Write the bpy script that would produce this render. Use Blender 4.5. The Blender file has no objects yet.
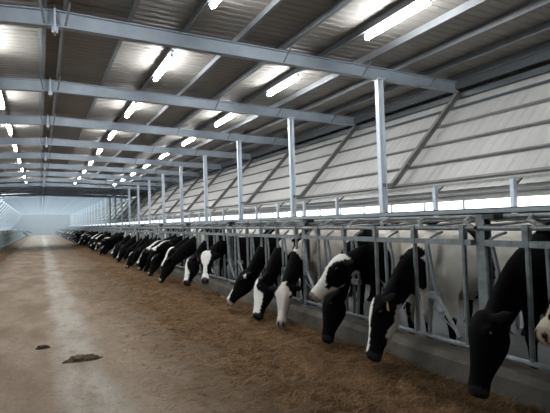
import bpy, bmesh, math, random
from mathutils import Vector, Matrix, noise
import numpy as np

random.seed(7)
SC = bpy.context.scene
COL = SC.collection
PI = math.pi
ORD = ['first', 'second', 'third', 'fourth', 'fifth', 'sixth', 'seventh', 'eighth', 'ninth', 'tenth', 'eleventh', 'twelfth',
       'thirteenth', 'fourteenth', 'fifteenth', 'sixteenth', 'seventeenth', 'eighteenth', 'nineteenth', 'twentieth',
       'twenty-first', 'twenty-second', 'twenty-third', 'twenty-fourth', 'twenty-fifth', 'twenty-sixth', 'twenty-seventh', 'twenty-eighth']

# ------------------------------------------------------------------ materials
def mat(name, base, rough=0.6, metal=0.0, var=0.0, scale=6.0, bump=0.0, bscale=60.0, stretch=(1, 1, 1), dark=None, spec=0.5):
    m = bpy.data.materials.new(name); m.use_nodes = True
    nt = m.node_tree; N = nt.nodes; L = nt.links
    b = N['Principled BSDF']
    b.inputs['Base Color'].default_value = (*base, 1)
    b.inputs['Roughness'].default_value = rough
    b.inputs['Metallic'].default_value = metal
    b.inputs['Specular IOR Level'].default_value = spec
    if var > 0 or bump > 0:
        tc = N.new('ShaderNodeTexCoord'); mp = N.new('ShaderNodeMapping')
        mp.inputs['Scale'].default_value = stretch
        L.new(tc.outputs['Object'], mp.inputs['Vector'])
    if var > 0:
        nz = N.new('ShaderNodeTexNoise'); nz.inputs['Scale'].default_value = scale; nz.inputs['Detail'].default_value = 6
        nz.inputs['Roughness'].default_value = 0.65
        L.new(mp.outputs['Vector'], nz.inputs['Vector'])
        rp = N.new('ShaderNodeValToRGB')
        d = dark if dark else tuple(c * (1 - var) for c in base)
        lt = tuple(min(1, c * (1 + var * 0.6)) for c in base)
        rp.color_ramp.elements[0].position = 0.3; rp.color_ramp.elements[0].color = (*d, 1)
        rp.color_ramp.elements[1].position = 0.7; rp.color_ramp.elements[1].color = (*lt, 1)
        L.new(nz.outputs['Fac'], rp.inputs['Fac']); L.new(rp.outputs['Color'], b.inputs['Base Color'])
    if bump > 0:
        n2 = N.new('ShaderNodeTexNoise'); n2.inputs['Scale'].default_value = bscale; n2.inputs['Detail'].default_value = 5
        L.new(mp.outputs['Vector'], n2.inputs['Vector'])
        bp = N.new('ShaderNodeBump'); bp.inputs['Strength'].default_value = bump; bp.inputs['Distance'].default_value = 0.02
        L.new(n2.outputs['Fac'], bp.inputs['Height']); L.new(bp.outputs['Normal'], b.inputs['Normal'])
    return m

M = {}
M['rafter'] = mat('blue_grey_paint', (0.34, 0.385, 0.43), 0.45, 0.0, 0.15, 3)
M['purlin'] = mat('galvanised_purlin', (0.18, 0.185, 0.19), 0.5, 0.0, 0.15, 5)
M['post'] = mat('pale_steel_post', (0.6, 0.65, 0.70), 0.4, 0.1, 0.1, 4)
M['galv'] = mat('galvanised_tube', (0.27, 0.295, 0.30), 0.45, 0.2, 0.3, 14, dark=(0.16, 0.16, 0.155))
M['beam'] = mat('grey_beam', (0.40, 0.43, 0.44), 0.5, 0.2, 0.2, 6)
M['block'] = mat('dark_clamp', (0.05, 0.05, 0.05), 0.6)
M['roof'] = mat('roof_sheet', (0.27, 0.25, 0.225), 0.6, 0.0, 0.14, 1.2, stretch=(1, 0.4, 1))
M['siding'] = mat('cream_siding', (0.47, 0.455, 0.425), 0.6, 0.0, 0.12, 2.0, stretch=(0.5, 3, 0.5))
M['girt'] = mat('dull_girt', (0.20, 0.195, 0.185), 0.5, 0.1, 0.2, 6)
M['trim'] = mat('eave_trim', (0.085, 0.095, 0.10), 0.5, 0.1)
M['endwall'] = mat('end_wall_sheet', (0.13, 0.145, 0.155), 0.6, 0, 0.15, 1)
M['concrete'] = mat('curb_concrete', (0.125, 0.105, 0.082), 0.85, 0, 0.35, 5, 0.4, 40)
M['dark_floor'] = mat('wet_alley_floor', (0.03, 0.026, 0.021), 0.5, 0, 0.4, 3, 0.3, 30)
M['lowwall'] = mat('low_wall_concrete', (0.06, 0.06, 0.058), 0.85, 0, 0.3, 2)
M['housing'] = mat('white_fitting', (0.7, 0.72, 0.75), 0.4)
M['clod'] = mat('dark_manure', (0.035, 0.024, 0.018), 0.9, 0, 0.4, 30, 0.6, 60)
M['clump'] = mat('dry_straw_dirt', (0.14, 0.095, 0.06), 0.95, 0, 0.6, 30, 0.8, 70)
M['eye'] = mat('cow_eye', (0.01, 0.008, 0.007), 0.12)
M['tag_red'] = mat('red_tag', (0.55, 0.03, 0.05), 0.5)
M['tag_yellow'] = mat('yellow_tag', (0.62, 0.48, 0.12), 0.5)
M['straw'] = mat('straw_blade', (0.27, 0.165, 0.075), 0.9, 0, 0.5, 3)
M['left_rail'] = mat('pale_green_rail', (0.20, 0.235, 0.225), 0.5, 0.1, 0.1, 2)

m = bpy.data.materials.new('translucent_curtain'); m.use_nodes = True
nt = m.node_tree; nt.nodes.clear()
o_ = nt.nodes.new('ShaderNodeOutputMaterial'); mx_ = nt.nodes.new('ShaderNodeMixShader'); d_ = nt.nodes.new('ShaderNodeBsdfDiffuse'); t_ = nt.nodes.new('ShaderNodeBsdfTranslucent')
d_.inputs[0].default_value = (0.7, 0.74, 0.76, 1); t_.inputs[0].default_value = (0.7, 0.78, 0.82, 1); mx_.inputs[0].default_value = 0.25
nt.links.new(d_.outputs[0], mx_.inputs[1]); nt.links.new(t_.outputs[0], mx_.inputs[2]); nt.links.new(mx_.outputs[0], o_.inputs[0])
M['curtain'] = m

m = bpy.data.materials.new('added_fill_sheeting'); m.use_nodes = True
nt = m.node_tree; nt.nodes.clear()
o_ = nt.nodes.new('ShaderNodeOutputMaterial'); mx_ = nt.nodes.new('ShaderNodeMixShader'); d_ = nt.nodes.new('ShaderNodeBsdfDiffuse'); t_ = nt.nodes.new('ShaderNodeBsdfTranslucent')
d_.inputs[0].default_value = (0.4, 0.45, 0.47, 1); t_.inputs[0].default_value = (0.74, 0.80, 0.82, 1); mx_.inputs[0].default_value = 0.95
nt.links.new(d_.outputs[0], mx_.inputs[1]); nt.links.new(t_.outputs[0], mx_.inputs[2]); nt.links.new(mx_.outputs[0], o_.inputs[0])
M['fillsheet'] = m  # translucency is added, so sky light brightens the far end

def emis(name, col, st):
    m = bpy.data.materials.new(name); m.use_nodes = True
    b = m.node_tree.nodes['Principled BSDF']
    b.inputs['Base Color'].default_value = (0.9, 0.9, 0.9, 1)
    b.inputs['Emission Color'].default_value = (*col, 1); b.inputs['Emission Strength'].default_value = st
    return m
M['tube'] = emis('lit_tube', (0.93, 0.965, 1.0), 98.0)

# coat: reads the hair colour stored on the hide
m = bpy.data.materials.new('cow_coat'); m.use_nodes = True
nt = m.node_tree; b = nt.nodes['Principled BSDF']
at = nt.nodes.new('ShaderNodeVertexColor'); at.layer_name = 'coat'
nz = nt.nodes.new('ShaderNodeTexNoise'); nz.inputs['Scale'].default_value = 9; nz.inputs['Detail'].default_value = 5
tc = nt.nodes.new('ShaderNodeTexCoord'); nt.links.new(tc.outputs['Object'], nz.inputs['Vector'])
mr = nt.nodes.new('ShaderNodeMapRange'); mr.inputs['To Min'].default_value = 0.72; mr.inputs['To Max'].default_value = 1.18
nt.links.new(nz.outputs['Fac'], mr.inputs['Value'])
mx = nt.nodes.new('ShaderNodeVectorMath'); mx.operation = 'SCALE'
nt.links.new(at.outputs['Color'], mx.inputs[0]); nt.links.new(mr.outputs['Result'], mx.inputs['Scale'])
nt.links.new(mx.outputs['Vector'], b.inputs['Base Color'])
b.inputs['Roughness'].default_value = 0.7
b.inputs['Specular IOR Level'].default_value = 0.05
M['coat'] = m

# road: packed dusty concrete with a pale driven strip, dirtier to the feed
def road_material():
    m = bpy.data.materials.new('dusty_road'); m.use_nodes = True
    nt = m.node_tree; N = nt.nodes; L = nt.links; b = N['Principled BSDF']
    b.inputs['Roughness'].default_value = 0.9
    b.inputs['Specular IOR Level'].default_value = 0.2
    tc = N.new('ShaderNodeTexCoord'); sp = N.new('ShaderNodeSeparateXYZ'); L.new(tc.outputs['Object'], sp.inputs[0])
    def noise_(scale, detail=6, stretch=(1, 1, 1), rough=0.6):
        mp = N.new('ShaderNodeMapping'); mp.inputs['Scale'].default_value = stretch
        L.new(tc.outputs['Object'], mp.inputs['Vector'])
        n = N.new('ShaderNodeTexNoise'); n.inputs['Scale'].default_value = scale; n.inputs['Detail'].default_value = detail
        n.inputs['Roughness'].default_value = rough
        L.new(mp.outputs['Vector'], n.inputs['Vector']); return n.outputs['Fac']
    def math_(op, a, b_=None, c=None, clamp=False):
        n = N.new('ShaderNodeMath'); n.operation = op; n.use_clamp = clamp
        for i, v in enumerate((a, b_, c)):
            if v is None: continue
            if isinstance(v, (int, float)): n.inputs[i].default_value = v
            else: L.new(v, n.inputs[i])
        return n.outputs[0]
    def mix(f, a, b_):
        n = N.new('ShaderNodeMix'); n.data_type = 'RGBA'
        if isinstance(f, (int, float)): n.inputs[0].default_value = f
        else: L.new(f, n.inputs[0])
        for i, v in ((6, a), (7, b_)):
            if isinstance(v, tuple): n.inputs[i].default_value = (*v, 1)
            else: L.new(v, n.inputs[i])
        return n.outputs[2]
    def ramp(v, lo, hi):
        n = N.new('ShaderNodeMapRange'); n.interpolation_type = 'SMOOTHSTEP'
        L.new(v, n.inputs['Value']); n.inputs['From Min'].default_value = lo; n.inputs['From Max'].default_value = hi
        return n.outputs['Result']
    wob = math_('MULTIPLY_ADD', noise_(0.5, 3), 0.6, -0.3)
    x = math_('ADD', sp.outputs['X'], wob)
    base = mix(ramp(noise_(1.6, 8, (1, 0.35, 1)), 0.35, 0.68), (0.205, 0.145, 0.096), (0.33, 0.25, 0.18))
    strip = math_('MULTIPLY', ramp(x, 0.02, 0.26), math_('SUBTRACT', 1.0, ramp(x, 0.42, 0.72)))
    strip = math_('MULTIPLY', strip, ramp(noise_(2.2, 6, (1, 0.3, 1)), 0.25, 0.6))
    c1 = mix(strip, base, (0.43, 0.375, 0.315))
    brown = ramp(math_('ADD', x, math_('MULTIPLY_ADD', noise_(3, 6), 1.0, -0.5)), 0.75, 1.65)
    c2 = mix(brown, c1, (0.15, 0.098, 0.055))
    lb = math_('SUBTRACT', 1.0, ramp(math_('ADD', x, math_('MULTIPLY_ADD', noise_(3, 6), 0.8, -0.4)), -1.7, -0.9))
    c3 = mix(math_('MULTIPLY', lb, 0.8), c2, (0.13, 0.09, 0.052))
    crumbs = math_('MAXIMUM', ramp(noise_(22, 4), 0.57, 0.7), math_('MULTIPLY', ramp(noise_(60, 4), 0.55, 0.7), 0.7))
    c4 = mix(math_('MULTIPLY', crumbs, 0.6), c3, (0.105, 0.072, 0.046))
    c5 = mix(math_('MULTIPLY', ramp(noise_(7, 8, (1, 0.6, 1), 0.75), 0.5, 0.72), 0.5), c4, (0.15, 0.105, 0.07))
    mot = math_('MAXIMUM', ramp(noise_(26, 10, (1, 0.5, 1), 0.8), 0.5, 0.66), ramp(noise_(11, 10, (1, 0.4, 1), 0.8), 0.54, 0.68))
    c6 = mix(math_('MULTIPLY', mot, 0.42), c5, (0.115, 0.078, 0.05))
    lite = ramp(noise_(33, 8, (1, 0.6, 1), 0.8), 0.56, 0.7)
    c7 = mix(math_('MULTIPLY', lite, 0.35), c6, (0.42, 0.35, 0.27))
    L.new(c7, b.inputs['Base Color'])
    bp = N.new('ShaderNodeBump'); bp.inputs['Strength'].default_value = 0.5; bp.inputs['Distance'].default_value = 0.02
    L.new(noise_(18, 8), bp.inputs['Height']); L.new(bp.outputs['Normal'], b.inputs['Normal'])
    return m
M['road'] = road_material()
M['feed'] = mat('strewn_feed', (0.16, 0.089, 0.04), 0.95, 0, 0.62, 9, 0.9, 45, dark=(0.048, 0.027, 0.013), spec=0.15)

# ------------------------------------------------------------------ builders
class MB:
    def __init__(s): s.v = []; s.f = []; s.mi = []
    def add(s, vs, fs, mi=0):
        o = len(s.v); s.v += [tuple(p) for p in vs]; s.f += [tuple(i + o for i in f) for f in fs]; s.mi += [mi] * len(fs)
    def box(s, x0, x1, y0, y1, z0, z1, mi=0):
        s.add([(x0, y0, z0), (x1, y0, z0), (x1, y1, z0), (x0, y1, z0), (x0, y0, z1), (x1, y0, z1), (x1, y1, z1), (x0, y1, z1)],
              [(3, 2, 1, 0), (4, 5, 6, 7), (0, 1, 5, 4), (1, 2, 6, 5), (2, 3, 7, 6), (3, 0, 4, 7)], mi)
    def bar(s, p0, p1, w, h, up=(0, 0, 1), mi=0):
        p0 = Vector(p0); p1 = Vector(p1); t = (p1 - p0).normalized(); a = t.cross(Vector(up))
        if a.length < 1e-4: a = t.cross(Vector((0, 1, 0)))
        a.normalize(); b_ = a.cross(t); a = a * w / 2; b_ = b_ * h / 2
        vs = [p + i * a + j * b_ for p in (p0, p1) for i, j in ((-1, -1), (1, -1), (1, 1), (-1, 1))]
        s.add(vs, [(0, 1, 2, 3), (7, 6, 5, 4), (4, 5, 1, 0), (5, 6, 2, 1), (6, 7, 3, 2), (7, 4, 0, 3)], mi)
    def tube(s, pts, r, n=8, mi=0):
        pts = [Vector(p) for p in pts]; k = len(pts)
        rs = r if isinstance(r, (list, tuple)) else [r] * k
        vs = []; up = None
        for i, p in enumerate(pts):
            t = (pts[min(i + 1, k - 1)] - pts[max(i - 1, 0)]).normalized()
            a = t.cross(Vector((0, 0, 1)))
            if a.length < 0.2: a = t.cross(Vector((0, 1, 0)))
            a.normalize()
            if up is not None and a.dot(up) < 0: a = -a
            up = a; b_ = t.cross(a)
            for j in range(n):
                q = 2 * PI * j / n; vs.append(p + rs[i] * (a * math.cos(q) + b_ * math.sin(q)))
        fs = [(i * n + j, i * n + (j + 1) % n, (i + 1) * n + (j + 1) % n, (i + 1) * n + j) for i in range(k - 1) for j in range(n)]
        fs += [tuple(range(n))[::-1], tuple((k - 1) * n + j for j in range(n))]
        s.add(vs, fs, mi)
    def ibeam(s, p0, p1, depth0, depth1, w, tf=0.014, tw=0.012, side=(0, 1, 0)):
        # p0, p1 run along the top face; depth hangs down
        p0 = Vector(p0); p1 = Vector(p1); S = Vector(side)
        t = (p1 - p0).normalized(); d = t.cross(S).normalized()
        if d.z > 0: d = -d
        def quadbar(a0, a1, o0, o1, hw):
            vs = []
            for p, (u0, u1) in ((p0, (a0, a1)), (p1, (o0, o1))):
                vs += [p + S * -hw + d * u0, p + S * hw + d * u0, p + S * hw + d * u1, p + S * -hw + d * u1]
            s.add(vs, [(0, 1, 2, 3), (7, 6, 5, 4), (4, 5, 1, 0), (5, 6, 2, 1), (6, 7, 3, 2), (7, 4, 0, 3)])
        quadbar(0, tf, 0, tf, w / 2)
        quadbar(depth0 - tf, depth0, depth1 - tf, depth1, w / 2)
        quadbar(tf, depth0 - tf, tf, depth1 - tf, tw / 2)
    def mesh(s, name, mats, smooth=False):
        me = bpy.data.meshes.new(name); me.from_pydata(s.v, [], s.f)
        for m_ in (mats if isinstance(mats, (list, tuple)) else [mats]): me.materials.append(m_)
        if any(s.mi): me.polygons.foreach_set('material_index', s.mi)
        me.update()
        bm = bmesh.new(); bm.from_mesh(me); bmesh.ops.recalc_face_normals(bm, faces=bm.faces); bm.to_mesh(me); bm.free()
        if smooth: me.polygons.foreach_set('use_smooth', [True] * len(me.polygons))
        return me
    def build(s, name, mats, parent=None, smooth=False):
        return link(name, s.mesh(name, mats, smooth), parent)

def link(name, me, parent=None):
    o = bpy.data.objects.new(name, me); COL.objects.link(o)
    if parent is not None: o.parent = parent
    return o
def tag(o, label, cat, group=None, kind=None):
    o['label'] = label; o['category'] = cat
    if group: o['group'] = group
    if kind: o['kind'] = kind
    return o
def struct(o, label=None):
    o['kind'] = 'structure'
    if label: o['label'] = label
    return o
def empty(name, loc): 
    o = bpy.data.objects.new(name, None); o.location = loc; o.empty_display_size = 0.1; COL.objects.link(o); return o
def dup(o, loc=None, parent=None):
    c = o.copy(); COL.objects.link(c)
    if loc is not None: c.location = loc
    if parent is not None: c.parent = parent
    for ch in o.children: dup(ch, None, c)
    return c

# ------------------------------------------------------------------ key dimensions (metres, camera at x=0 y=0)
RX = 0.22                       # ridge
YN, YF = -4.0, 112.0            # near and far ends of the barn
XF = 3.28                       # feed barrier line
XP = 5.54                       # row of posts
FR0, FS = 0.24, 3.5             # frames
frames = [FR0 + FS * i for i in range(-1, 32)]
frames = [y for y in frames if YN < y < YF]
def rtop(x): return 4.36 - 0.045 * abs(x - RX)
XE, XL = 7.42, -3.15            # eaves: right end of rafters, left end
PH = 0.135                       # purlin depth

# ------------------------------------------------------------------ setting
def corrugated(name, prof, y0, y1, pitch, depth, normal, m, label):
    """sheet following the profile points (x, z), ribbed along its length"""
    mb = MB(); ys = []
    y = y0
    while y < y1:
        for dy, h in ((0, 0), (0.52, 0), (0.62, 1), (0.90, 1)):
            ys.append((min(y + dy * pitch, y1), h * depth))
        y += pitch
    n = len(prof); vs = []
    for y, h in ys:
        for x, z in prof: vs.append((x + normal[0] * h, y, z + normal[1] * h))
    fs = [(i * n + j, i * n + j + 1, (i + 1) * n + j + 1, (i + 1) * n + j) for i in range(len(ys) - 1) for j in range(n - 1)]
    mb.add(vs, fs)
    return struct(mb.build(name, m), label)

ZS = lambda x: rtop(x) + PH
YSKY = 45.9                     # beyond this frame the roof is made translucent to brighten the far end
corrugated('ceiling_far', [(XL - 0.15, ZS(XL - 0.15)), (RX, ZS(RX)), (XE + 0.62, ZS(XE + 0.62))], YSKY, YF, 0.32, 0.012, (0, 1), M['fillsheet'],
           'far roof sheeting, made translucent to brighten the far end of the barn')
corrugated('ceiling', [(XL - 0.15, ZS(XL - 0.15)), (RX, ZS(RX)), (XE + 0.62, ZS(XE + 0.62))], YN, YSKY, 0.16, 0.012, (0, 1), M['roof'],
           'grey ribbed roof sheeting over the barn')

o = MB(); o.box(-2.2, 3.2, YN, YF, -0.12, 0.0)
struct(o.build('floor', M['road']), 'dusty brown feed alley floor')
o = MB(); o.box(3.42, 7.2, YN, YF, -0.12, 0.0)
struct(o.build('floor_right', M['dark_floor']), 'dark wet cow alley floor')
o = MB(); o.box(-5.4, -2.4, YN, YF, -0.12, 0.0)
struct(o.build('floor_left', M['dark_floor']), 'dark cow alley floor on the far side')
o = MB(); o.add([(3.16, YN, -0.12), (3.18, YN, 0.2), (3.22, YN, 0.25), (3.42, YN, 0.25), (3.42, YN, -0.12),
                 (3.16, YF, -0.12), (3.18, YF, 0.2), (3.22, YF, 0.25), (3.42, YF, 0.25), (3.42, YF, -0.12)],
                [(0, 1, 2, 3, 4), (9, 8, 7, 6, 5), (0, 5, 6, 1), (1, 6, 7, 2), (2, 7, 8, 3), (3, 8, 9, 4), (4, 9, 5, 0)])
struct(o.build('curb_right', M['concrete']), 'grey concrete feed curb under the headlocks')
o = MB(); o.box(-2.4, -2.18, YN, YF, -0.12, 0.25)
struct(o.build('curb_left', M['concrete']), 'concrete feed curb on the left')

# leaning siding on the right
FX, FZ = 5.70, 2.04             # foot of the leaning wall
SL = (7.42 - FX, 3.86 - FZ)
ln = math.hypot(*SL); ux, uz = SL[0] / ln, SL[1] / ln; nx, nz_ = uz, -ux      # outward normal points out and down
OFF = 0.19
corrugated('wall_right', [(FX + nx * OFF - ux * 0.1, FZ + nz_ * OFF - uz * 0.1), (7.42 + nx * OFF + ux * 0.66, 3.86 + nz_ * OFF + uz * 0.66)],
           YN, YF, 0.2, 0.007, (nx, nz_), M['siding'], 'cream ribbed siding leaning outwards')
corrugated('wall_right_skirt', [(FX + 0.14, FZ - 0.1), (FX + 0.14, 1.665)], YN, YF, 0.2, 0.003, (1, 0), M['siding'], 'cream strip of siding above the daylight gap')
o = MB(); o.box(6.95, 7.1, YN, YF, -0.12, 1.47)
struct(o.build('wall_right_low', M['lowwall']), 'low dark concrete outer wall')
o = MB(); o.box(6.98, 7.06, YN, YF, 2.25, 2.33)
y = -3.6
while y < YF:
    o.box(7.0, 7.04, y - 0.02, y + 0.02, 1.47, 2.25); y += 1.04
o.box(6.98, 7.06, YN, YF, 1.47, 1.51)
struct(o.build('window_1', M['post']), 'open strip window with thin white mullions')
# left side
o = MB(); o.add([(XL - 0.14, YN, ZS(XL) - 0.012), (-5.36, YN, 1.18), (-5.36, YF, 1.18), (XL - 0.14, YF, ZS(XL) - 0.012)
                 ],
                [(0, 1, 2, 3)])
struct(o.build('wall_left', M['curtain']), 'pale sloping side of the barn')
o = MB(); o.box(-5.42, -5.3, YN, YF, -0.12, 1.2)
struct(o.build('wall_left_low', M['lowwall']), 'low outer wall on the left')
o = MB(); o.box(-5.42, 7.6, YF, YF + 0.15, -0.12, 4.6)
struct(o.build('wall_back', M['endwall']), 'grey end wall of the barn')
o = MB(); o.box(-1.2, 2.2, YF - 0.06, YF, 0.22, 2.6)
for i in range(1, 6): o.box(-1.2 + i * 0.57 - 0.02, -1.2 + i * 0.57 + 0.02, YF - 0.09, YF - 0.06, 0.22, 2.6)
struct(o.build('door_1', M['endwall']), 'closed grey end door of the barn')
o = MB(); o.box(-5.42, 7.6, YN - 0.15, YN, -0.12, 4.6)
struct(o.build('wall_front', M['endwall']), 'end wall behind the camera')

# girts on the leaning wall
for i, t in enumerate((0.012, 0.228, 0.445, 0.665, 0.87)):
    px, pz = FX + SL[0] * t, FZ + SL[1] * t
    o = MB(); d = 0.05
    dd = 0.15 if i else 0.10
    o.bar((px + nx * dd, YN, pz + nz_ * dd), (px + nx * dd, YF, pz + nz_ * dd), 0.03 if i else 0.05, 0.04, up=(nx, 0, nz_))
    struct(o.build('trim_%d' % (i + 1), M['girt'] if i < 4 else M['trim']), 'long horizontal girt of the leaning wall')
o = MB(); o.box(FX + 0.09, FX + 0.135, YN, YF, 1.745, 1.775)
struct(o.build('trim_6', M['girt']), 'thin rail along the bottom strip of siding')
o = MB(); o.bar((7.40, YN, 3.97), (7.40, YF, 3.97), 0.07, 0.16); o.bar((7.5, YN, 3.78), (7.5, YF, 3.78), 0.06, 0.1)
struct(o.build('trim_7', M['trim']), 'dark eave beam at the top of the leaning wall')

# ------------------------------------------------------------------ purlins
pxs = [-2.9, -2.4, -1.57, -0.75, 0.07, 0.37, 1.2, 2.03, 2.85, 3.63, 4.40, 5.17, 5.93, 6.68, 7.36]
for i, x in enumerate(pxs):
    z0 = rtop(x); o = MB(); sgn = 1 if x > RX else -1
    o.box(x - 0.006, x + 0.006, YN, YF, z0, z0 + PH)                            # Z section: web and two lips
    o.box(x - 0.055 * (sgn > 0), x + 0.055 * (sgn < 0), YN, YF, z0, z0 + 0.008)
    o.box(x - 0.055 * (sgn < 0), x + 0.055 * (sgn > 0), YN, YF, z0 + PH - 0.012, z0 + PH - 0.002)
    p = o.build('purlin', M['purlin'])
    where = {0.07: 'left one of the ridge pair', 0.37: 'right one of the ridge pair', 2.03: 'carrying the middle row of tube lights',
             4.40: 'carrying the right row of tube lights', -0.75: 'carrying the left row of tube lights', 7.36: 'at the right eave',
             5.93: 'just right of the posts', 5.17: 'just left of the posts', -2.9: 'at the left eave'}.get(x)
    if where is None:
        where = {-2.4: 'beside the left eave', -1.57: 'left of the left light row', 1.2: 'between ridge and middle light row', 2.85: 'just right of the middle light row',
                 3.63: 'just left of the right light row', 6.68: 'between the posts and the right eave'}[x]
    tag(p, 'long steel roof purlin ' + where, 'purlin', 'roof purlins')

# ------------------------------------------------------------------ frames: rafter + posts + struts
def make_rafter(y):
    r = empty('rafter', (RX, y, 0))
    for x1, dend in ((XE, 0.14), (XL, 0.17)):
        o = MB(); o.ibeam((0, 0, rtop(RX)), (x1 - RX, 0, rtop(x1)), 0.225, 0.20 if x1 > 0 else dend, 0.12)
        o.build('beam', M['rafter'], r)
    o = MB(); o.box(-0.012, 0.012, -0.09, 0.09, 4.05, 4.40)
    for s in (-1, 1): o.box(-0.04, 0.04, s * 0.04 - 0.008, s * 0.04 + 0.008, 4.08, 4.16)
    o.build('ridge_plate', M['post'], r)
    for x in (0.07, 0.37, 3.63, 5.17, 6.68):
        s = 1 if x > RX else -1
        o = MB(); zb = rtop(x) - 0.2
        o.bar((x - RX - 0.02 * s, -0.055, zb), (x - RX + 0.03 * s, -0.30, rtop(x) + 0.03), 0.03, 0.006)
        o.bar((x - RX - 0.02 * s, 0.055, zb), (x - RX + 0.03 * s, 0.30, rtop(x) + 0.03), 0.03, 0.006)
        o.build('fly_brace', M['purlin'], r)
    return r
raf0 = None
vis = [y for y in frames if y > 5]
for y in frames:
    if raf0 is None: r = raf0 = make_rafter(y)
    else: r = dup(raf0, (RX, y, 0))
    if y in vis and vis.index(y) < 10:
        tag(r, 'blue-grey steel roof rafter, %s from the camera' % ORD[vis.index(y)], 'rafter', 'roof rafters')
    else:
        tag(r, 'blue-grey steel roof rafter ' + ('above the camera' if y < 5 else 'far down the hazy barn'), 'rafter', 'roof rafters')

o = MB()
zt = 3.93
w, f = 0.12, 0.012
o.box(-w / 2, -w / 2 + f, -0.05, 0.05, 0, zt); o.box(w / 2 - f, w / 2, -0.05, 0.05, 0, zt); o.box(-w / 2 + f, w / 2 - f, -0.005, 0.005, 0, zt)
post_me = o.mesh('column', M['post'])
o = MB(); o.box(-0.11, 0.11, -0.11, 0.11, 0, 0.02); plate_me = o.mesh('base_plate', M['post'])
o = MB(); o.box(-0.085, 0.085, -0.075, 0.075, zt - 0.02, zt + 0.005); cap_me = o.mesh('cap_plate', M['post'])
p0 = None
for y in frames:
    p = empty('support_post', (XP, y, 0)); link('column', post_me, p); link('base_plate', plate_me, p); link('cap_plate', cap_me, p)
    if y in vis and vis.index(y) < 12: lb = 'tall pale steel post behind the cows, %s from the camera' % ORD[vis.index(y)]
    else: lb = 'tall pale steel post ' + ('beside the camera out of frame' if y < 5 else 'far away in the hazy row')
    tag(p, lb, 'post', 'roof posts')

o = MB(); o.bar((FX + 0.02, 0, FZ), (7.42, 0, 3.86), 0.09, 0.012, up=(nx, 0, nz_))
o.bar((FX + 0.02 + nx * 0.055, 0, FZ + nz_ * 0.055), (7.42 + nx * 0.055, 0, 3.86 + nz_ * 0.055), 0.01, 0.1, up=(nx, 0, nz_))
for t in (0.228, 0.445, 0.665, 0.87):
    o.bar((FX + SL[0] * t - ux * 0.03, -0.05, FZ + SL[1] * t - uz * 0.03), (FX + SL[0] * t + nx * 0.09, -0.05, FZ + SL[1] * t + nz_ * 0.09), 0.07, 0.012, up=(0, 1, 0))
o.bar((XP, 0, FZ - 0.02), (FX + 0.1, 0, FZ - 0.02), 0.08, 0.06)
strut_me = o.mesh('leaning_strut', M['girt'])
for y in frames:
    s = link('leaning_strut', strut_me); s.location = (0, y, 0)
    if y in vis and vis.index(y) < 8: lb = 'slanted steel strut of the leaning wall behind the %s tall post' % ORD[vis.index(y)]
    else: lb = 'slanted steel strut of the leaning wall ' + ('out of frame beside the camera' if y < 5 else 'far down the barn')
    tag(s, lb, 'strut', 'leaning wall struts')
# left side rafters of the sloping side
o = MB(); o.bar((XL + 0.02, 0, 3.98), (-5.28, 0, 1.30), 0.1, 0.14)
ls_me = o.mesh('left_sloping_strut', M['rafter'])
for y in frames:
    if y > 8:
        s = link('sloping_strut', ls_me); s.location = (0, y, 0)
        tag(s, 'steel strut under the sloping left side of the barn', 'strut', 'left side struts')

# short posts with brackets in front of the daylight gap
o = MB(); o.box(-0.028, 0.028, -0.028, 0.028, 0, 1.885); sp_me = o.mesh('upright', M['post'])
o = MB(); o.bar((0.02, 0.03, 1.78), (0.19, 0.03, 1.90), 0.03, 0.03); br_me = o.mesh('bracket', M['girt'])
y = 3.07; k = 0
while y < YF:
    if min(abs(y - f_) for f_ in frames) > 0.12:
        p = empty('short_post', (5.46, y, 0)); link('upright', sp_me, p); link('bracket', br_me, p)
        if k < 8: lb = 'short pale post with slanted bracket before the daylight gap, %s from the camera' % ORD[k]
        else: lb = 'short pale post before the daylight gap, far down the barn'
        tag(p, lb, 'post', 'short posts'); k += 1
    y += 1.395

# ------------------------------------------------------------------ tube lights
o = MB(); o.bar((0, -0.66, 0.053), (0, 0.66, 0.053), 0.04, 0.026)
for s in (-1, 1): o.box(-0.02, 0.02, s * 0.665 - 0.01, s * 0.665 + 0.01, -0.03, 0.06)
hs_me = o.mesh('housing', M['housing'])
o = MB(); o.tube([(0, -0.655, 0), (0, 0.655, 0)], 0.04, 12); tb_me = o.mesh('tube', M['tube'], True)
for rn, x, y0 in (('left', -0.75, 8), ('middle', 2.03, 4), ('right', 4.40, 4)):
    k = 0
    for y in frames:
        yc = y + FS / 2 - 0.15
        if yc > 35 or yc < (0 if rn == 'right' else 4): continue
        t = empty('tube_light', (x, yc, rtop(x) - 0.068))
        link('housing', hs_me, t); link('tube', tb_me, t)
        if yc < y0: lb = 'glowing white tube light of the %s row, out of frame above the camera' % rn; k -= 1
        elif k < 9: lb = 'glowing white tube light, %s from the camera in the %s row' % (ORD[k], rn)
        else: lb = 'tiny glowing tube light far away in the %s row' % rn
        tag(t, lb, 'tube light', '%s row of tube lights' % rn); k += 1

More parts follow.
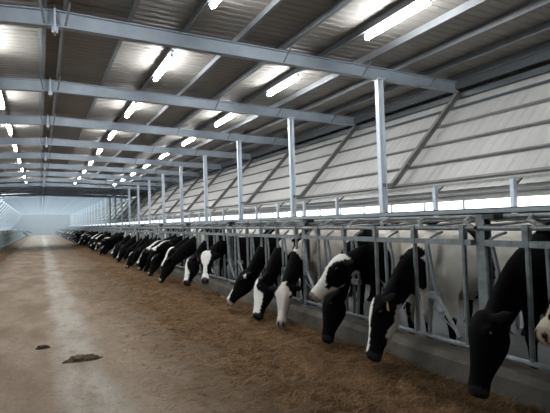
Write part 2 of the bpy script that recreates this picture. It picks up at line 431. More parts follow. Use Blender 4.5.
# ------------------------------------------------------------------ feed barrier
PP = 3.1; Y0P = 3.05            # barrier post pitch and first post in view
posts_y = [Y0P + PP * i for i in range(-1, 36)]
o = MB(); o.box(-0.04, -0.03, -0.045, 0.045, 0.25, 1.452); o.box(0.03, 0.04, -0.045, 0.045, 0.25, 1.452); o.box(-0.03, 0.03, -0.005, 0.005, 0.25, 1.452)
o.box(-0.07, 0.05, -0.07, 0.07, 0.25, 0.262)
bp_me = o.mesh('upright', M['galv'])
o = MB(); o.box(-0.06, 0.05, -0.16, -0.045, 1.41, 1.448); bk_me = o.mesh('clamp', M['block'])
for i, y in enumerate(posts_y):
    if y > YF - 1: break
    p = empty('barrier_post', (XF + 0.07, y, 0)); link('upright', bp_me, p); link('clamp', bk_me, p)
    if 0 < i < 9: lb = 'thick grey barrier post under the long beam, %s from the camera' % ORD[i - 1]
    else: lb = 'thick grey barrier post ' + ('out of frame by the camera' if i == 0 else 'far along the row of cows')
    tag(p, lb, 'post', 'barrier posts')
o = MB(); o.box(XF + 0.02, XF + 0.028, -0.05, YF - 0.2, 1.452, 1.50); o.box(XF + 0.02, XF + 0.12, -0.05, YF - 0.2, 1.492, 1.50); o.box(XF + 0.02, XF + 0.12, -0.05, YF - 0.2, 1.452, 1.46)
tag(o.build('overhead_beam', M['beam']), 'long grey steel beam running above the headlocks on barrier posts', 'beam')

# places: at each place k the upright B stands at 3.04 + .62 k, the neck gap lies just before it
near_cow_places = {}
def place_y(k): return 3.04 + 0.62 * k
def neck_y(k): return place_y(k) - 0.29

def panel_pieces(i):
    """pieces (name, builder) of the headlock panel whose far post is posts_y[i]; y measured from its near post"""
    out = []
    o = MB(); o.box(-0.025, 0.025, 0.05, PP - 0.05, 1.19, 1.238); out.append(('top_bar', o))
    o = MB(); o.tube([(0, 0.02, 1.335), (0, PP - 0.02, 1.335)], 0.02, 8); out.append(('pipe_rail', o))
    o = MB(); o.tube([(0, 0.05, 0.33), (0, PP - 0.05, 0.33)], 0.022, 8); out.append(('bottom_rail', o))
    o = MB(); o.tube([(0.40, 0.0, 1.425), (0.40, PP, 1.425)], 0.021, 8); out.append(('rear_pipe', o))
    o = MB(); o.tube([(0.78, 0.0, 1.40), (0.78, PP, 1.40)], 0.024, 8); out.append(('rear_pipe', o))
    for j in range(5):
        a = 0.05 + j * 0.61
        o = MB(); o.tube([(0.0, a, 1.345), (0.2, a + 0.28, 1.39), (0.40, a + 0.40, 1.432)], 0.018, 6); out.append(('diagonal_rod', o))
        o = MB(); o.tube([(0.0, a + 0.56, 1.35), (0.78, a + 0.16, 1.42)], 0.013, 6); out.append(('diagonal_rod', o))
    return out

def panel(i, full):
    y0 = posts_y[i]
    P = empty('headlock_panel', (XF, y0, 0)) if full else None
    merged = MB()
    def put(name, o):
        if full: o.build(name, M['galv'], P, name.endswith('bar') and False)
        else: merged.add(o.v, o.f)
    for nme, o in panel_pieces(i): put(nme, o)
    n = 8 if full else 5
    for k in range(5):
        kk = round((y0 - 3.05) / 0.62) + k + 1          # global place number
        b = 0.62 * (k + 1) - 0.01
        a = b - 0.46
        occ = OCC.get(kk, False)
        if a > 0.02:
            o = MB(); o.tube([(0, a, 0.33), (0, a, 1.335)], 0.021, n); put('fixed_bar', o)
            o = MB(); o.bar((-0.005, a, 1.19), (-0.005, a, 1.36), 0.05, 0.05); put('bar_sleeve', o)
        if k < 4 or True:
            bb = min(b, PP - 0.075)
            o = MB(); o.tube([(0, bb, 0.33), (0, bb - 0.01, 0.72), (0, bb, 1.2)], 0.018, n); put('fixed_bar', o)
            if occ:
                c0, c1, c2 = bb - 0.10, bb - 0.115, bb - 0.07
                o = MB(); o.tube([(0.0, c2, 0.36), (0.0, c1, 0.72), (0.0, c0 - 0.015, 1.0), (0.0, c0 + 0.03, 1.2)], 0.017, n)
            else:
                c1 = bb - 0.14
                o = MB(); o.tube([(-0.03, bb - 0.40, 0.40), (-0.03, c1, 0.72), (-0.03, bb - 0.05, 1.19)], 0.017, n)
            put('pivot_bar', o)
            o = MB(); o.box(-0.028, 0.028, c1 - 0.01, bb + 0.01, 0.69, 0.745); put('pivot_box', o)
            o = MB(); o.tube([(0.02, bb - 0.03, 1.24), (0.03, bb - 0.10, 1.275), (0.01, bb - 0.2, 1.30)], 0.012, 6); put('latch', o)
            if not occ:
                o = MB(); o.tube([(-0.02, bb - 0.1, 0.70), (-0.04, c1 + 0.05, 0.62), (-0.03, bb - 0.36, 0.44)], 0.007, 5); put('latch_rod', o)
    if not full:
        P = merged.build('headlock_panel', M['galv']); P.location = (XF, y0, 0)
    return P

# occupancy of the places
OCC = {}
NEAR = {-1: 'A', 0: 'B', 2: 'D', 3: 'E', 4: 'F', 6: 'G', 7: 'H', 8: 'I', 11: 'J', 13: 'K', 15: 'L'}
for k in range(-4, 175): OCC[k] = False
for k in NEAR: OCC[k] = True
rnd = random.Random(3)
for k in range(12, 175):
    if k in NEAR: continue
    if 12 <= k < 15: OCC[k] = (k == 14)
    else: OCC[k] = rnd.random() < 0.93

for i in range(0, 35):
    if posts_y[i] + PP > YF - 1: break
    P = panel(i, i < 8)
    if i == 0: lb = 'grey tubular headlock panel nearest the camera, at the right edge of the picture'
    elif i < 8: lb = 'grey tubular headlock panel just beyond the %s thick barrier post' % ORD[i - 1]
    else: lb = 'grey tubular headlock panel far along the row of cows'
    tag(P, lb, 'headlock panel', 'headlock panels')

# left barrier, only seen far away
o = MB()
for z in (0.36, 0.85, 1.2): o.tube([(0, 0, z), (0, 3.1, z)], 0.025, 6)
for j in range(10): o.tube([(0, 0.15 + 0.31 * j, 0.36), (0, 0.15 + 0.31 * j, 1.2)], 0.02, 5)
o.box(-0.05, 0.05, -0.05, 0.05, 0.25, 1.35)
o.box(-0.04, 0.04, 0, 3.1, 1.3, 1.36)
lp_me = o.mesh('left_panel', M['left_rail'])
y = 20.0
while y < YF - 4:
    p = link('feed_barrier', lp_me); p.location = (-2.28, y, 0)
    tag(p, 'pale feed barrier panel along the left side of the alley', 'barrier', 'left feed barrier panels'); y += 3.1

# ------------------------------------------------------------------ feed and litter
def feed_bed():
    mb = MB(); ys = []; y = 1.2
    while y < YF - 0.5:
        ys.append(y); y += 0.045 if y < 9 else (0.12 if y < 25 else 0.6)
    nx_ = 44
    vs = []
    for y in ys:
        e = 1.42 + 0.5 * noise.noise((0, y * 0.5, 3)) + 0.22 * noise.noise((0, y * 1.9, 8)) + (0.25 if y > 12 else 0)
        for i in range(nx_):
            u = i / (nx_ - 1); x = e + (3.21 - e) * u
            prof = 0.085 * min(1, u * 1.6) ** 1.2 * (1 - 0.35 * max(0, (u - 0.75) * 4) ** 2)
            h = prof * (0.75 + 0.7 * noise.noise((x * 1.3, y * 1.1, 0))) + min(1, u * 3) * (0.03 * noise.noise((x * 5, y * 5, 1)) + 0.014 * noise.noise((x * 16, y * 16, 2)))
            h -= 0.022 * max(0, 1 - u * 2.2) * (1 + 1.6 * noise.noise((x * 7, y * 5, 6)) + 1.2 * noise.noise((x * 2, y * 1.4, 9)))
            vs.append((x, y, max(h, -0.02) if 0 < u else -0.03))
    fs = [(i * nx_ + j, i * nx_ + j + 1, (i + 1) * nx_ + j + 1, (i + 1) * nx_ + j) for i in range(len(ys) - 1) for j in range(nx_ - 1)]
    mb.add(vs, fs)
    r2 = random.Random(11)
    for _ in range(27000):
        y = 2.0 + 16 * r2.random() ** 2.0
        x = 3.15 - abs(r2.gauss(0, 0.85)) if _ < 15000 else 0.75 + 1.5 * r2.random() ** 0.6
        if x < 0.6: continue
        u = max(0, (x - 1.4) / 1.8)
        z = 0.006 + (0.085 * min(1, u * 1.6) ** 1.2) * (0.75 + 0.7 * noise.noise((x * 1.3, y * 1.1, 0))) + 0.012 * r2.random()
        a = r2.random() * PI; l = 0.02 + 0.05 * r2.random(); w_ = 0.002 + 0.003 * r2.random()
        dx, dy = math.cos(a) * l, math.sin(a) * l; ox, oy = -math.sin(a) * w_, math.cos(a) * w_
        t = r2.gauss(0, 0.012)
        mb.add([(x - dx, y - dy, z - t), (x - dx + ox, y - dy + oy, z - t + 0.002), (x + dx + ox, y + dy + oy, z + t + 0.002), (x + dx, y + dy, z + t)], [(0, 1, 2, 3)], 1)
    return mb.build('feed', [M['feed'], M['straw']], None, True)
tag(feed_bed(), 'brown chopped feed and straw strewn along the curb', 'feed', kind='stuff')
def left_feed():
    mb = MB(); vs = []; ys = [20 + 0.4 * i for i in range(226)]
    for y in ys:
        e = -1.55 + 0.35 * noise.noise((5, y * 0.5, 3))
        for i in range(12):
            u = i / 11; x = e + (-2.16 - e) * u
            vs.append((x, y, -0.01 if i == 0 else 0.004 + 0.09 * u * (0.8 + 0.8 * noise.noise((x * 2, y * 1.3, 4)))))
    mb.add(vs, [(i * 12 + j, i * 12 + j + 1, (i + 1) * 12 + j + 1, (i + 1) * 12 + j) for i in range(len(ys) - 1) for j in range(11)])
    return mb.build('feed', M['feed'], None, True)
tag(left_feed(), 'brown feed strewn along the left curb', 'feed', kind='stuff')

def lump(name, m_, sx, sy, sz, seed, n=3):
    bm = bmesh.new(); bmesh.ops.create_icosphere(bm, subdivisions=n, radius=1)
    for v in bm.verts:
        d = 1 + 0.35 * noise.noise(v.co * 1.7 + Vector((seed, 0, 0))) + 0.22 * noise.noise(v.co * 5 + Vector((0, seed, 0)))
        v.co = Vector((v.co.x * sx * d, v.co.y * sy * d, max(v.co.z * sz * d, -0.15 * sz)))
    me = bpy.data.meshes.new(name); bm.to_mesh(me); bm.free(); me.materials.append(m_)
    me.polygons.foreach_set('use_smooth', [True] * len(me.polygons))
    return link(name, me)
c = lump('dung_clod', M['clod'], 0.075, 0.05, 0.035, 2); c.location = (0.0, 6.7, 0.006)
tag(c, 'small dark clod lying on the alley floor', 'clod')
c = lump('straw_clump', M['clump'], 0.17, 0.06, 0.05, 5, 4); c.location = (0.40, 5.86, 0.008)
tag(c, 'flat clump of dirty straw lying on the alley floor near the camera', 'straw clump')

# ------------------------------------------------------------------ cows
def ring_loft(mb, secs, n=18):
    """secs: list of (centre, axis a, axis b, ra, rb, exponent)"""
    vs = []
    for c_, a, b_, ra, rb, e in secs:
        for j in range(n):
            q = 2 * PI * j / n; cs, sn = math.cos(q), math.sin(q)
            p = abs(cs) ** (2 / e) * (1 if cs >= 0 else -1); s_ = abs(sn) ** (2 / e) * (1 if sn >= 0 else -1)
            vs.append(Vector(c_) + a * (ra * p) + b_ * (rb * s_))
    k = len(secs)
    fs = [(i * n + j, i * n + (j + 1) % n, (i + 1) * n + (j + 1) % n, (i + 1) * n + j) for i in range(k - 1) for j in range(n)]
    fs += [tuple(range(n))[::-1], tuple((k - 1) * n + j for j in range(n))]
    mb.add(vs, fs)

EX, EY, EZ = Vector((1, 0, 0)), Vector((0, 1, 0)), Vector((0, 0, 1))
BS = 0.93
def head_frame(P, Mz, face=None):
    ax = (Mz - P).normalized()
    if face is not None:
        f_ = Vector((face[0], face[1], 0)); up = (f_ - ax * f_.dot(ax)).normalized()
        return ax, up.cross(ax), up
    side = EZ.cross(ax)
    if side.length < 0.15: side = EY.copy()
    side.normalize()
    up = ax.cross(side)
    return ax, side, up

def cow_mesh(name, P, Mz, coat, voxel, face=None, droop=0.0, fat=1.0):
    """P = poll, Mz = muzzle tip in the cow's own frame (facing +x, hooves at z = 0)"""
    P = Vector(P); Mz = Vector(Mz); mb = MB()
    trunk = [(-1.80, 1.30, 1.06, .13), (-1.72, 1.365, .90, .22), (-1.55, 1.41, .76, .265), (-1.38, 1.425, .68, .295), (-1.1, 1.40, .61, .31),
             (-.8, 1.385, .57, .345), (-.5, 1.385, .57, .345), (-.22, 1.40, .60, .305), (0.0, 1.42, .64, .255), (.16, 1.37, .69, .215), (.30, 1.24, .78, .15)]
    secs = []
    for x, zt_, zb, hw in trunk:
        secs.append((Vector((x, 0, (zt_ + zb) / 2)) * BS, EY, EZ, hw * BS * fat, (zt_ - zb) / 2 * BS, 2.15))
    ring_loft(mb, secs, 22)
    mb.tube([Vector(p) * BS for p in ((-1.66, 0, 1.40), (-1.2, 0, 1.425), (-.5, 0, 1.395), (-.05, 0, 1.43), (.1, 0, 1.38))], [.05, .05, .045, .06, .05], 10)
    for s in (-1, 1):
        ring_loft(mb, [(Vector((-1.42 - .05, s * y_, z_)) * BS, EX, EZ, rx * BS, rz * BS, 2) for y_, z_, rx, rz in ((.16, 1.30, .08, .08), (.25, 1.32, .085, .07), (.31, 1.30, .05, .05))], 10)
        # shoulder blade
        ring_loft(mb, [(Vector((.0 + dx, s * y_, z_)) * BS, EX, EY, rx * BS, ry * BS, 2) for dx, y_, z_, rx, ry in
                       ((-.10, .12, 1.36, .08, .07), (-.04, .19, 1.15, .16, .08), (.06, .20, .92, .19, .085), (.04, .18, .74, .13, .09))], 12)
        fl = [(.05, .18, .82, .13, .10), (.04, .18, .66, .082, .075), (.035, .18, .50, .06, .055), (.05, .18, .42, .062, .058), (.045, .18, .36, .046, .044),
              (.035, .18, .22, .036, .036), (.035, .18, .13, .043, .04), (.055, .18, .075, .04, .042), (.07, .18, .05, .058, .05), (.08, .18, 0.0, .068, .055)]
        ring_loft(mb, [(Vector((x, s * y_, z_)) * BS, EX, EY, rx * BS, ry * BS, 2) for x, y_, z_, rx, ry in fl], 12)
        hl = [(-1.52, .17, 1.18, .20, .12), (-1.50, .19, .98, .225, .13), (-1.50, .19, .82, .185, .11), (-1.54, .19, .70, .125, .085), (-1.62, .19, .58, .078, .055),
              (-1.665, .19, .50, .066, .05), (-1.655, .19, .42, .05, .045), (-1.62, .19, .28, .039, .038), (-1.60, .19, .14, .046, .042), (-1.575, .19, .075, .042, .042),
              (-1.555, .19, .05, .06, .05), (-1.54, .19, 0, .07, .055)]
        ring_loft(mb, [(Vector((x, s * y_, z_)) * BS, EX, EY, rx * BS, ry * BS, 2) for x, y_, z_, rx, ry in hl], 12)
    ring_loft(mb, [(Vector((-1.22, 0, z_)) * BS, EX, EY, r_ * BS, r_ * .85 * BS, 2) for z_, r_ in ((.74, .2), (.62, .21), (.52, .17), (.48, .09))], 14)
    mb.tube([Vector(p) * BS for p in ((-1.74, 0, 1.36), (-1.84, 0, 1.28), (-1.86, 0, 1.05), (-1.85, .02, .75), (-1.84, .03, .55), (-1.84, .03, .38))], [.05, .04, .03, .026, .045, .02], 8)
    # head
    ax, side, up = head_frame(P, Mz, face)
    L = (Mz - P).length; q = L / 0.55
    hs = [(-.06, .0, .055, .055), (.0, -.02, .095, .085), (.10, -.035, .125, .108), (.22, -.05, .142, .112), (.36, -.055, .138, .094), (.52, -.05, .112, .072),
          (.68, -.038, .086, .058), (.80, -.03, .074, .057), (.90, -.03, .075, .066), (.97, -.036, .066, .062), (1.0, -.04, .045, .045)]
    secs = [(P + ax * (t * L) + up * (d * q), side, up, rw * q, rd * q, 2.25) for t, d, rd, rw in hs]
    ring_loft(mb, secs, 18)
    for s in (-1, 1):   # brow ridges and nostril pads
        c_ = P + ax * (.235 * L) + side * (s * .092 * q) + up * (.025 * q)
        ring_loft(mb, [(c_ + ax * (dt * q), side, up, r_ * q, r_ * q, 2) for dt, r_ in ((-.06, .012), (-.03, .032), (.0, .036), (.035, .024), (.05, .01))], 8)
    # neck
    N0 = Vector((0.02, 0, 1.06)) * BS
    E = P + ax * (.12 * L) - up * (.055 * q)
    C1 = N0 + Vector((0.38, 0, 0.05 - droop)); C2 = E - ax * 0.04 + (N0 - E).normalized() * 0.22 + EZ * 0.03
    secs = []
    for i in range(9):
        t = i / 8
        p = N0 * (1 - t) ** 3 + C1 * (3 * t * (1 - t) ** 2) + C2 * (3 * t * t * (1 - t)) + E * t ** 3
        d = ((C1 - N0) * (3 * (1 - t) ** 2) + (C2 - C1) * (6 * t * (1 - t)) + (E - C2) * (3 * t * t)).normalized()
        sd = EZ.cross(d).normalized(); u_ = d.cross(sd)
        rv = (.29, .265, .235, .205, .182, .165, .150, .138, .118)[i] * BS
        rh = (.19, .165, .142, .125, .112, .104, .098, .095, .088)[i] * BS
        secs.append((p, sd, u_, rh, rv, 2.1))
    ring_loft(mb, secs, 18)
    # ears
    for s in (-1, 1):
        e0 = P + ax * (.075 * L) + side * (s * .085 * q) - up * (.0 * q)
        dr = (side * s + up * -0.45 - ax * 0.35).normalized()
        wa = (ax + dr * 0).normalized(); wa = (wa - dr * wa.dot(dr)).normalized(); th = dr.cross(wa)
        ring_loft(mb, [(e0 + dr * (l_ * q), wa, th, w_ * q, max(t_, voxel * 0.75) * q, 2) for l_, w_, t_ in
                       ((-.01, .03, .025), (.03, .042, .024), (.075, .056, .022), (.125, .046, .02), (.165, .022, .016))], 10)
    ob = link('tmp', mb.mesh('tmp', M['coat']))
    rm = ob.modifiers.new('r', 'REMESH'); rm.mode = 'VOXEL'; rm.voxel_size = voxel
    sm = ob.modifiers.new('s', 'SMOOTH'); sm.factor = 0.5; sm.iterations = 4 if voxel < 0.03 else 2
    dg = bpy.context.evaluated_depsgraph_get(); dg.update()
    me = bpy.data.meshes.new_from_object(ob.evaluated_get(dg), depsgraph=dg); me.name = name
    old = ob.data; bpy.data.objects.remove(ob); bpy.data.meshes.remove(old)
    if not me.materials: me.materials.append(M['coat'])
    me.polygons.foreach_set('use_smooth', [True] * len(me.polygons))
    # hair colour
    W = coat.get('white', (0.84, 0.80, 0.73)); K = coat.get('black', (0.004, 0.0037, 0.0037)); SK = coat.get('nose', (0.03, 0.028, 0.028))
    seed = coat.get('seed', 0)
    ca = me.color_attributes.new('coat', 'FLOAT_COLOR', 'POINT')
    cols = np.zeros((len(me.vertices), 4), dtype=np.float32); cols[:, 3] = 1
    so = Vector((seed * 3.7, seed * 1.3, 0))
    blaze = coat.get('blaze'); hb = coat.get('head_white', []); body = coat.get('body', []); hblack = coat.get('head_black', [])
    earw = coat.get('ear')
    for v in me.vertices:
        c_ = v.co
        r = c_ - P; t = r.dot(ax) / L; la = r.dot(side) / q; du = r.dot(up) / q
        head = -0.1 < t < 1.1 and abs(la) < 0.26 and abs(du) < 0.24 and (c_.x > 0.25)
        nse = noise.noise(c_ * 5 + so) * 0.5 + noise.noise(c_ * 14 + so) * 0.16
        w = False
        if head and -0.08 < t:
            core = abs(la) < 0.14
            if core:
                if blaze:
                    bw = np.interp(t, [b_[0] for b_ in blaze], [b_[1] for b_ in blaze]) + 0.012 * nse
                    if abs(la - coat.get('blaze_off', 0)) < bw and du > -0.02 - coat.get('blaze_depth', 0): w = True
                for (ht, hl_, hd, hr) in hb:
                    if ((t - ht) * 0.55) ** 2 + (la - hl_) ** 2 + (du - hd) ** 2 < (hr * (1 + 0.35 * nse)) ** 2: w = True
                for (ht, hl_, hd, hr) in hblack:
                    if ((t - ht) * 0.55) ** 2 + (la - hl_) ** 2 + (du - hd) ** 2 < (hr * (1 + 0.3 * nse)) ** 2: w = False
            col = W if w else K
            if core and t > 0.89: col = SK
            if core and t > 0.93 and 0.02 < abs(la) < 0.045 and du > -0.05: col = (0.02, 0.015, 0.015)
            if not core and earw: col = earw
        else:
            for (bx, by, bz, rx, ry, rz) in body:
                k_ = ((c_.x - bx) / rx) ** 2 + ((c_.y - by) / ry) ** 2 + ((c_.z - bz) / rz) ** 2
                if k_ < (1 + 0.75 * nse) : w = not w if rx < 0 else True
            for (bx, by, bz, rx, ry, rz) in coat.get('black_spots', []):
                k_ = ((c_.x - bx) / rx) ** 2 + ((c_.y - by) / ry) ** 2 + ((c_.z - bz) / rz) ** 2
                if k_ < (1 + 0.75 * nse): w = False
            for (bx, by, bz, rx, ry, rz) in coat.get('body_top', []):
                k_ = ((c_.x - bx) / rx) ** 2 + ((c_.y - by) / ry) ** 2 + ((c_.z - bz) / rz) ** 2
                if k_ < (1 + 0.6 * nse): w = True
            col = W if w else K
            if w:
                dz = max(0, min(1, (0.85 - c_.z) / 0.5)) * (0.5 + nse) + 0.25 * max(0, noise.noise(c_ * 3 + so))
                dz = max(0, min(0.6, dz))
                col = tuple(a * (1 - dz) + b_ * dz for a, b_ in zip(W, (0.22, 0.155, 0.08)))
            if c_.z < 0.06: col = (0.03, 0.026, 0.02)
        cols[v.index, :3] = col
    ca.data.foreach_set('color', cols.ravel())
    return me, (ax, side, up, L, q)

eye_me = None
def make_eye():
    bm = bmesh.new(); bmesh.ops.create_uvsphere(bm, u_segments=12, v_segments=8, radius=0.021)
    me = bpy.data.meshes.new('eye'); bm.to_mesh(me); bm.free(); me.materials.append(M['eye'])
    me.polygons.foreach_set('use_smooth', [True] * len(me.polygons)); return me
eye_me = make_eye()
def tag_mesh(m_):
    o = MB(); o.add([(-.006, -.004, .012), (.006, -.004, .012), (.026, -.004, -.02), (.026, -.004, -.07), (-.026, -.004, -.07), (-.026, -.004, -.02),
                     (-.006, .004, .012), (.006, .004, .012), (.026, .004, -.02), (.026, .004, -.07), (-.026, .004, -.07), (-.026, .004, -.02)],
                    [(0, 1, 2, 3, 4, 5), (11, 10, 9, 8, 7, 6)] + [(i, i + 6, (i + 1) % 6 + 6, (i + 1) % 6) for i in range(6)])
    return o.mesh('ear_tag', m_)
tag_me = {'red': tag_mesh(M['tag_red']), 'yellow': tag_mesh(M['tag_yellow'])}

def to_local(w, base, yaw):
    d = Vector(w) - Vector(base); c_, s_ = math.cos(-yaw), math.sin(-yaw)
    return Vector((d.x * c_ - d.y * s_, d.x * s_ + d.y * c_, d.z))

def place_cow(me_info, P, base, yaw, eyes=True, tags=()):
    me, (ax, side, up, L, q) = me_info
    c_ = link('cow', me); c_.location = base; c_.rotation_euler = (0, 0, yaw)
    P = Vector(P)
    if eyes:
        for s in (-1, 1):
            e = link('eye', eye_me, c_); e.location = P + ax * (.25 * L) + side * (s * .108 * q) + up * (.012 * q)
    for s, colr in tags:
        t = link('ear_tag', tag_me[colr], c_); t.location = P + ax * (.085 * L) + side * (s * .15 * q) - up * (.015 * q) - EZ * 0.012
        t.rotation_euler = (0.1, 0.1, 1.2); t['label'] = '%s ear tag' % colr
    return c_

CREAM = (0.84, 0.79, 0.70)
FULL = (-0.8, 0, 0.9, 1.35, 0.7, 0.75)
near = {
 'A': dict(k=-1, P=(3.5, 2.34, 1.05), Mz=(3.08, 2.36, .58), coat=dict(seed=1, blaze=[(0, .0), (.76, .0), (.84, .09), (1, .1)], blaze_depth=.2, white=(.8, .68, .5), nose=(.62, .46, .36)), tags=[(1, 'red')],
           label='black cow with a cream muzzle at the right edge of the picture'),
 'B': dict(face=(1, -.25), k=0, P=(2.95, 2.70, .70), Mz=(2.70, 2.61, .19), coat=dict(seed=2), tags=[], fat=1.05,
           label='large all-black cow hanging its head low, nearest the lower right corner'),
 'D': dict(face=(1, -.4), k=2, P=(2.90, 3.86, .685), Mz=(2.665, 3.775, .17), tags=[(1, 'yellow')],
           coat=dict(seed=3, white=CREAM, blaze=[(0, .0), (.12, .05), (.3, .04), (.6, .022), (.9, .03)], head_white=[(.5, .0, -.17, .10), (.2, .0, -.2, .12), (.33, .0, -.17, .09), (.95, 0, -.06, .05)],
                     body=[FULL], body_top=[(.66, .05, .46, .17, .3, .13)], black_spots=[(.66, 0, .82, .44, .5, .38), (-.35, 0.3, .95, .10, .35, .55), (-1.5, .2, 1.1, .25, .4, .3)]),
           label='cow with a mainly white body and black neck, head down with thin white blaze'),
 'E': dict(k=3, P=(2.99, 4.64, 1.01), Mz=(2.63, 4.78, .60), tags=[],
           coat=dict(seed=4, white=CREAM, nose=(.30, .22, .20), blaze=[(-.1, .06), (.05, .10), (.3, .05), (.55, .055), (.72, .085), (1, .1)], blaze_depth=.015,
                     head_white=[(.85, 0, -.05, .11), (.62, 0, -.13, .07), (.4, .0, -.17, .055), (.1, .0, -.2, .06)],
                     body=[FULL], black_spots=[(.62, 0, .95, .40, .5, .5), (.12, .25, .95, .07, .2, .09), (-.9, .2, 1.0, .4, .4, .3), (-.1, .25, .72, .25, .3, .16)]),
           label='cow lifting its white-blazed head level above the black cow beside it'),
 'F': dict(face=(1, -.3), k=4, P=(2.98, 4.90, .58), Mz=(2.76, 4.73, .12), tags=[(-1, 'yellow')], coat=dict(seed=5, body=[(-.15, .2, 1.2, .18, .3, .16)]),
           label='black cow with head low in the feed under the raised white-blazed head'),
 'G': dict(k=6, P=(2.93, 6.02, .57), Mz=(2.73, 5.75, .12), tags=[],
           coat=dict(seed=6, white=(.64, .56, .50), nose=(.55, .45, .42), blaze=[(0, .03), (.1, .06), (.28, .13), (1, .14)], blaze_depth=.09, head_black=[(.30, .11, .02, .03), (.30, -.11, .02, .03)],
                     body=[(-.5, 0, .9, 1.0, .6, .8), (.32, .1, 1.12, .30, .2, .12)], black_spots=[(.62, 0, .85, .34, .4, .33)], body_top=[(.42, .15, .98, .10, .14, .18)]),
           label='white-faced cow with black neck and pinkish white body, head down'),
 'H': dict(face=(1, -.35), k=7, P=(2.91, 6.72, .57), Mz=(2.67, 6.45, .10), tags=[],
           coat=dict(seed=7, blaze=[(0, .035), (.1, .06), (.3, .07), (.6, .065), (.9, .075)], blaze_off=.02, blaze_depth=.03, body=[(.1, .0, 1.18, .26, .14, .25)], body_top=[(.33, .14, 1.06, .12, .13, .15)]),
           label='black cow with a broad white blaze feeding head-down beside the white-faced cow'),
 'I': dict(face=(1, -.45), k=8, P=(2.96, 7.38, .64), Mz=(2.61, 7.45, .18), tags=[],
           coat=dict(seed=8, nose=(.4, .33, .3), head_white=[(.95, 0, 0, .07), (.12, .12, 0, .03)], blaze=[(.0, .0), (.45, .0), (.6, .03), (1, .06)], body=[(.0, .0, 1.25, .3, .2, .12)]),
           label='black cow with a white-tipped muzzle slanting its neck down to the feed'),
 'J': dict(k=11, P=(2.86, 9.22, .86), Mz=(2.70, 8.86, .37), tags=[(-1, 'red')],
           coat=dict(seed=9, nose=(.10, .08, .08), blaze=[(-.05, .06), (.12, .085), (.3, .075), (.5, .032), (.7, .03), (.82, .07), (1, .08)], body=[(-.1, .1, 1.25, .35, .25, .12)]),
           label='black cow facing the camera with an hourglass white blaze'),
 'K': dict(face=(1, .1), k=13, P=(2.9, 10.45, .66), Mz=(2.66, 10.12, .20), tags=[],
           coat=dict(seed=10, blaze=[(0, .03), (.3, .04), (.6, .05), (1, .09)], blaze_off=.02, body=[(-.3, 0, 1.2, .4, .4, .2)]),
           label='black cow with a white streaked face just behind the cow facing the camera'),
 'L': dict(k=15, P=(2.9, 12.05, .84), Mz=(2.58, 12.0, .40), tags=[],
           coat=dict(seed=11, blaze=[(-.05, .05), (.3, .05), (.6, .045), (1, .1)], body=[(.25, 0, 1.12, .2, .2, .14)]),
           label='black cow with a slanting white blaze and white shoulder patch'),
}
for key, d in near.items():
    ny = neck_y(d['k'])
    base = Vector((XF + 0.47, ny, 0)); yaw = PI + d.get('yaw', 0)
    P = to_local(d['P'], base, yaw); Mz = to_local(d['Mz'], base, yaw)
    vox = 0.018 if d['k'] < 6 else 0.022
    info = cow_mesh('cow', P, Mz, d['coat'], vox, d.get('face'), 0.0, d.get('fat', 1.0))
    c_ = place_cow(info, P, base, yaw, True, d['tags'])
    tag(c_, d['label'], 'cow', 'cows at the right feed barrier')

# the rest of the row: a few kinds of cow, each beast an object of its own
variants = []
rv = random.Random(21)
for s in range(14):
    lift = (0.0, -.08, 0.06, 0.0, 0.28, -.05, 0.14, 0.0, 0.03, 0.35, -.1, 0.0, 0.08, 0.2)[s]
    P = (0.91 + rv.uniform(-.10, .08) + lift * .2, rv.uniform(-.18, .18), 0.62 + lift); dy = rv.uniform(-.25, .3)
    Mz = (P[0] + 0.24 + max(0, lift) * 1.0, P[1] + dy, P[2] - 0.47 + max(0, lift) * .8)
    Mz = Vector(P) + (Vector(Mz) - Vector(P)).normalized() * 0.56
    Mz = (Mz.x, Mz.y, max(Mz.z, 0.06))
    coat = dict(seed=30 + s)
    if s % 3 == 0: coat['blaze'] = [(0, .03), (.3, .045), (.6, .04), (1, .08)]
    if s % 3 == 1: coat['blaze'] = [(0, .05), (.15, .05), (.3, .0), (.8, .0), (.88, .06), (1, .08)]
    if s in (2, 5, 7, 10, 12): coat['body'] = [(rv.uniform(-.8, .1), 0, 1.1, .3, .5, .35), (rv.uniform(.1, .4), 0, 1.1, .12, .3, .2)]
    if s in (4, 9): coat['body'] = [(-.6, 0, .9, .9, .6, .6), (.35, 0, 1.0, .12, .3, .2)]
    if s == 8: coat['body'] = [(.3, 0, 1.1, .15, .3, .2)]
    hi = cow_mesh('cow', P, Mz, coat, 0.034, (1, rv.uniform(-.6, .5)) if lift < .2 else None); variants.append((P, hi))
far_n = 0
for k in sorted(OCC):
    if not OCC[k] or k in NEAR: continue
    y = neck_y(k)
    if y > YF - 2.5: continue
    P, info = variants[rv.randrange(len(variants))]
    base = Vector((XF + 0.47 + rv.uniform(-.10, .14), y, 0))
    c_ = place_cow(info, P, base, PI + rv.uniform(-.10, .10), False)
    far_n += 1
    if far_n <= 12: lb = 'black and white cow feeding in the row, %s beyond the slant-blazed cow' % ORD[far_n - 1]
    else: lb = 'small black and white cow feeding far along the right barrier'
    tag(c_, lb, 'cow', 'cows at the right feed barrier')
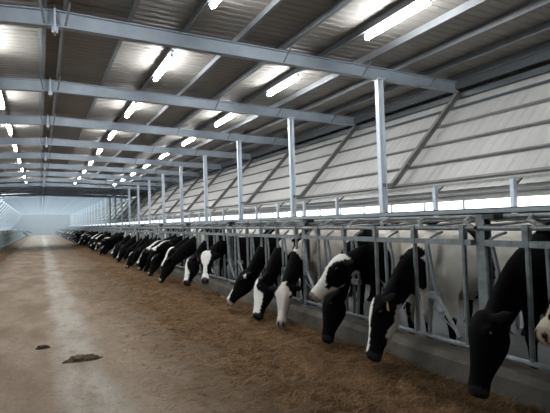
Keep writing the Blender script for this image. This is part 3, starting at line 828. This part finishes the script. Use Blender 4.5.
# two cows far off on the left side
for (y, lb, v) in ((80.0, 'tiny dark cow leaning out of the left barrier far away', 2), (92.0, 'tiny dark cow beyond the other one at the left barrier', 4)):
    P, info = variants[v]
    c_ = place_cow(info, P, Vector((-2.28 - 0.47, y, 0)), 0.0, False); tag(c_, lb, 'cow')

# ------------------------------------------------------------------ haze in the barn
o = MB(); o.box(-5.2, 7.4, 40.0, YF - 0.1, 0.01, 4.3)
hz = bpy.data.materials.new('barn_haze'); hz.use_nodes = True
nt = hz.node_tree; nt.nodes.clear()
out = nt.nodes.new('ShaderNodeOutputMaterial'); vs_ = nt.nodes.new('ShaderNodeVolumeScatter')
vs_.inputs['Color'].default_value = (0.86, 0.94, 1.0, 1); vs_.inputs['Density'].default_value = 0.0075; vs_.inputs['Anisotropy'].default_value = 0.2
nt.links.new(vs_.outputs[0], out.inputs['Volume'])
h_ = o.build('haze', hz); tag(h_, 'thin pale haze filling the far end of the barn', 'haze', kind='stuff')

# ------------------------------------------------------------------ daylight
w = bpy.data.worlds.new('overcast_sky'); SC.world = w; w.use_nodes = True
bg = w.node_tree.nodes['Background']; bg.inputs['Color'].default_value = (0.88, 0.95, 1.0, 1); bg.inputs['Strength'].default_value = 4.2

# ------------------------------------------------------------------ camera
yaw, pitch, roll = 0.43931, 0.02824, math.radians(1.8)
R_ = Vector((math.cos(yaw), -math.sin(yaw), 0)); F_ = Vector((math.sin(yaw) * math.cos(pitch), math.cos(yaw) * math.cos(pitch), math.sin(pitch)))
U_ = R_.cross(F_)
up = U_ * math.cos(roll) + R_ * math.sin(roll); rt = R_ * math.cos(roll) - U_ * math.sin(roll)
cam = bpy.data.cameras.new('camera'); co = bpy.data.objects.new('camera', cam); COL.objects.link(co)
mat4 = Matrix((rt, up, -F_)).transposed().to_4x4(); mat4.translation = (0, 0, 1.45)
co.matrix_world = mat4
cam.sensor_width = 36; cam.lens = 500 / 550 * 36; cam.clip_start = 0.05; cam.clip_end = 400
SC.camera = co

SC.view_settings.view_transform = 'Standard'; SC.view_settings.look = 'None'
SC.view_settings.exposure = -0.05; SC.view_settings.gamma = 1; SC.view_settings.use_curve_mapping = False
SC.cycles.max_bounces = 8; SC.cycles.volume_bounces = 1
